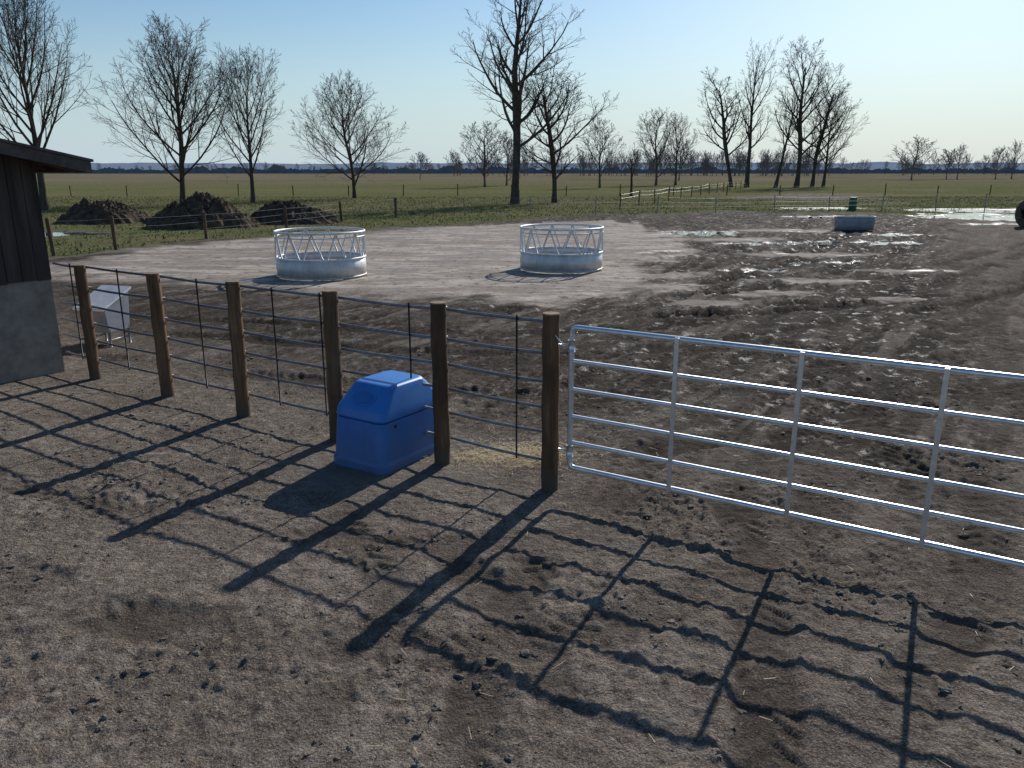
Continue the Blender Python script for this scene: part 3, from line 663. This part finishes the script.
place_tree(B,13.9,129,11.0,7.0,108,rmin_w=.018,counts=(13,6,4,3),style='round',clear=.15,ang1=46,mat=M_barkm)
place_tree(B,-4.5,135,10.5,9.0,109,rmin_w=.018,counts=(13,6,4,3),style='oval',clear=.1,ang1=46,mat=M_barkm)
place_tree(B,-1.0,150,9.5,7.0,119,rmin_w=.018,counts=(13,6,4,3),style='oval',clear=.1,ang1=46,mat=M_barkm)
place_tree('tree_snag',12.9,88,5.6,1.4,110,counts=(6,4,3),style='sparse',clear=.4,ang1=35,thick=1.6)
place_tree(B,26.5,150,13.5,8.5,111,rmin_w=.02,counts=(14,6,4,3),style='oval',clear=.12,ang1=40,mat=M_barkm)
place_tree(B,30.5,152,13.0,6.5,112,rmin_w=.02,counts=(14,6,4,3),style='oval',clear=.12,ang1=40,mat=M_barkm)
place_tree(B,36.6,136,19.0,9.5,113,rmin_w=.018,counts=(15,6,4,3),style='sparse',clear=.3,ang1=46,leader=.95,lean=(-.12,0),wob=1.3)
place_tree(B,38.6,134,23.0,6.5,114,rmin_w=.018,counts=(15,6,4,3),style='sparse',clear=.3,ang1=42,leader=.97,lean=(.03,0),wob=1.1)
place_tree(B,42.7,132,18.0,4.0,115,rmin_w=.018,counts=(11,5,4,3),style='sparse',clear=.4,ang1=34,leader=.97,lean=(.15,0))
place_tree(B,46.8,134,23.5,11,116,rmin_w=.018,counts=(15,6,5,3),style='sparse',clear=.25,ang1=46,leader=.92,lean=(.04,0),wob=1.25)
place_tree(B,50.5,137,19.5,10,117,rmin_w=.018,counts=(15,6,4,3),style='sparse',clear=.2,ang1=48,lean=(.06,0),wob=1.25,leader=.92)
place_tree(B,53.5,140,16,9.5,118,rmin_w=.018,counts=(14,6,4,3),style='oval',clear=.15,ang1=48,lean=(.03,0))
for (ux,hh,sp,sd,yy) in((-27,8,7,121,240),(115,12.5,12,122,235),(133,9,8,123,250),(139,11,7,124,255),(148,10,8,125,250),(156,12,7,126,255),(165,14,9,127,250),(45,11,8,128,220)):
    place_tree(B,ux,yy,hh,sp,sd,rmin_w=.035,counts=(12,5,4,2),style='round',clear=.15,ang1=46,mat=M_bark_haze)
vars_=[]
for k in range(7):
    A=gen_tree(300+k,counts=(9,6,4),rmin=.05,clear=.1,ang1=42,low=True,trunk=1.0,style='oval'); vars_.append((np.array(A.v),A.f))
VV=[];FF=[];base=0; rr=random.Random(77)
def addt(x,y,h):
    global base
    v,f=vars_[rr.randrange(7)]; an=rr.uniform(0,6.28); ca,sa=math.cos(an),math.sin(an); s=h/9.5; k=s*rr.uniform(.7,1.1)
    VV.append(np.stack([(v[:,0]*ca-v[:,1]*sa)*k+x,(v[:,0]*sa+v[:,1]*ca)*k+y,v[:,2]*s],1)); FF.append(np.array([q for q in f if len(q)==4])+base); base+=len(v)
for k in range(120): 
    x=rr.uniform(-30,150); addt(x,rr.uniform(370,460),rr.uniform(6,12))
for k in range(60): addt(rr.uniform(-330,-40),rr.uniform(480,620),rr.uniform(4,7))
for k in range(80): addt(rr.uniform(150,420),rr.uniform(420,620),rr.uniform(6,11))
npmesh('distant_treeline',np.concatenate(VV),np.concatenate(FF),M_bark_haze)
M_scrub_haze=simple('distant_scrub',(.13,.145,.165),(.18,.195,.21),.25,1,0,spec=0,obj=False)  # scrub behind the treeline, its blue-grey is haze put into the colour
xs_=np.arange(-520,620,1.1); hz_=2.2+4.0*np.abs(fbm(xs_*.03,xs_*0+2,4,5))*2+1.8*np.abs(fbm(xs_*.35,xs_*0+7,3,6))*2
yy_=640+25*fbm(xs_*.01,xs_*0,2,8); n=len(xs_)
V=np.concatenate([np.stack([xs_,yy_,np.full(n,-1.)],1),np.stack([xs_,yy_+2,hz_],1),np.stack([xs_,yy_+9,np.full(n,-1.)],1)]); q=np.arange(n-1)
npmesh('distant_scrub',V,np.concatenate([np.stack([q,q+1,q+1+n,q+n],1),np.stack([q+n,q+1+n,q+1+2*n,q+2*n],1)]),M_scrub_haze)
xs_=np.linspace(-3600,3600,500)
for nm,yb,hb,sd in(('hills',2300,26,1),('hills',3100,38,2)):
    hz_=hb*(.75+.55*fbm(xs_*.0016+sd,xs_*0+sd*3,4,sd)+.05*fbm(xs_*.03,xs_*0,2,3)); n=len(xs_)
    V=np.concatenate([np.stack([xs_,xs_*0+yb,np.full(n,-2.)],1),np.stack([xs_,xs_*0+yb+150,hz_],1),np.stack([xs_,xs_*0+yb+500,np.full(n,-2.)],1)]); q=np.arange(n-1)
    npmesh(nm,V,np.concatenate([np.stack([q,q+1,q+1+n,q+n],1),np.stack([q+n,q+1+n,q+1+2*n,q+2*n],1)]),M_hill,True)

# ------------------------------------------------------------------ light
EL=math.radians(31); AZ=math.radians(28)
w_=bpy.data.worlds.new('World'); sc.world=w_; w_.use_nodes=True; nt=w_.node_tree; bg=nt.nodes['Background']
sky=nt.nodes.new('ShaderNodeTexSky'); sky.sky_type='NISHITA'; sky.sun_disc=False; sky.sun_elevation=EL; sky.sun_rotation=AZ; sky.altitude=100; sky.air_density=1.2; sky.dust_density=.6; sky.ozone_density=3.0
tc=nt.nodes.new('ShaderNodeTexCoord'); sx_=nt.nodes.new('ShaderNodeSeparateXYZ'); nt.links.new(tc.outputs['Generated'],sx_.inputs[0])
mr=nt.nodes.new('ShaderNodeMapRange'); mr.interpolation_type='SMOOTHERSTEP'; nt.links.new(sx_.outputs[2],mr.inputs[0]); mr.inputs[1].default_value=-.05; mr.inputs[2].default_value=.24; mr.inputs[3].default_value=.85; mr.inputs[4].default_value=0
hs=nt.nodes.new('ShaderNodeHueSaturation'); hs.inputs['Saturation'].default_value=1.15; hs.inputs['Value'].default_value=1.15; nt.links.new(sky.outputs[0],hs.inputs['Color'])
tint=nt.nodes.new('ShaderNodeMix'); tint.data_type='RGBA'; tint.blend_type='MULTIPLY'; tint.inputs[0].default_value=1; nt.links.new(hs.outputs[0],tint.inputs[6]); tint.inputs[7].default_value=(.93,1.0,1.08,1)
mx=nt.nodes.new('ShaderNodeMix'); mx.data_type='RGBA'; nt.links.new(mr.outputs[0],mx.inputs[0]); nt.links.new(tint.outputs[2],mx.inputs[6]); mx.inputs[7].default_value=(6.6,8.5,9.8,1)
nt.links.new(mx.outputs[2],bg.inputs[0]); bg.inputs[1].default_value=.08
sl=bpy.data.lights.new('sun','SUN'); sl.energy=5.0; sl.angle=math.radians(.53); sl.color=(1,.96,.90); so=bpy.data.objects.new('sun',sl); sc.collection.objects.link(so)
d=Vector((-math.sin(AZ)*math.cos(EL),-math.cos(AZ)*math.cos(EL),-math.sin(EL))); so.rotation_euler=d.to_track_quat('-Z','Y').to_euler(); so.location=(10,10,20)
cam=bpy.data.cameras.new('camera'); cam.lens=790/1024*36; cam.sensor_width=36; cam.clip_end=8000; cam.clip_start=.05
co=bpy.data.objects.new('camera',cam); sc.collection.objects.link(co); co.location=(0,0,2.75); co.rotation_euler=(math.radians(90-15.16),0,0); sc.camera=co
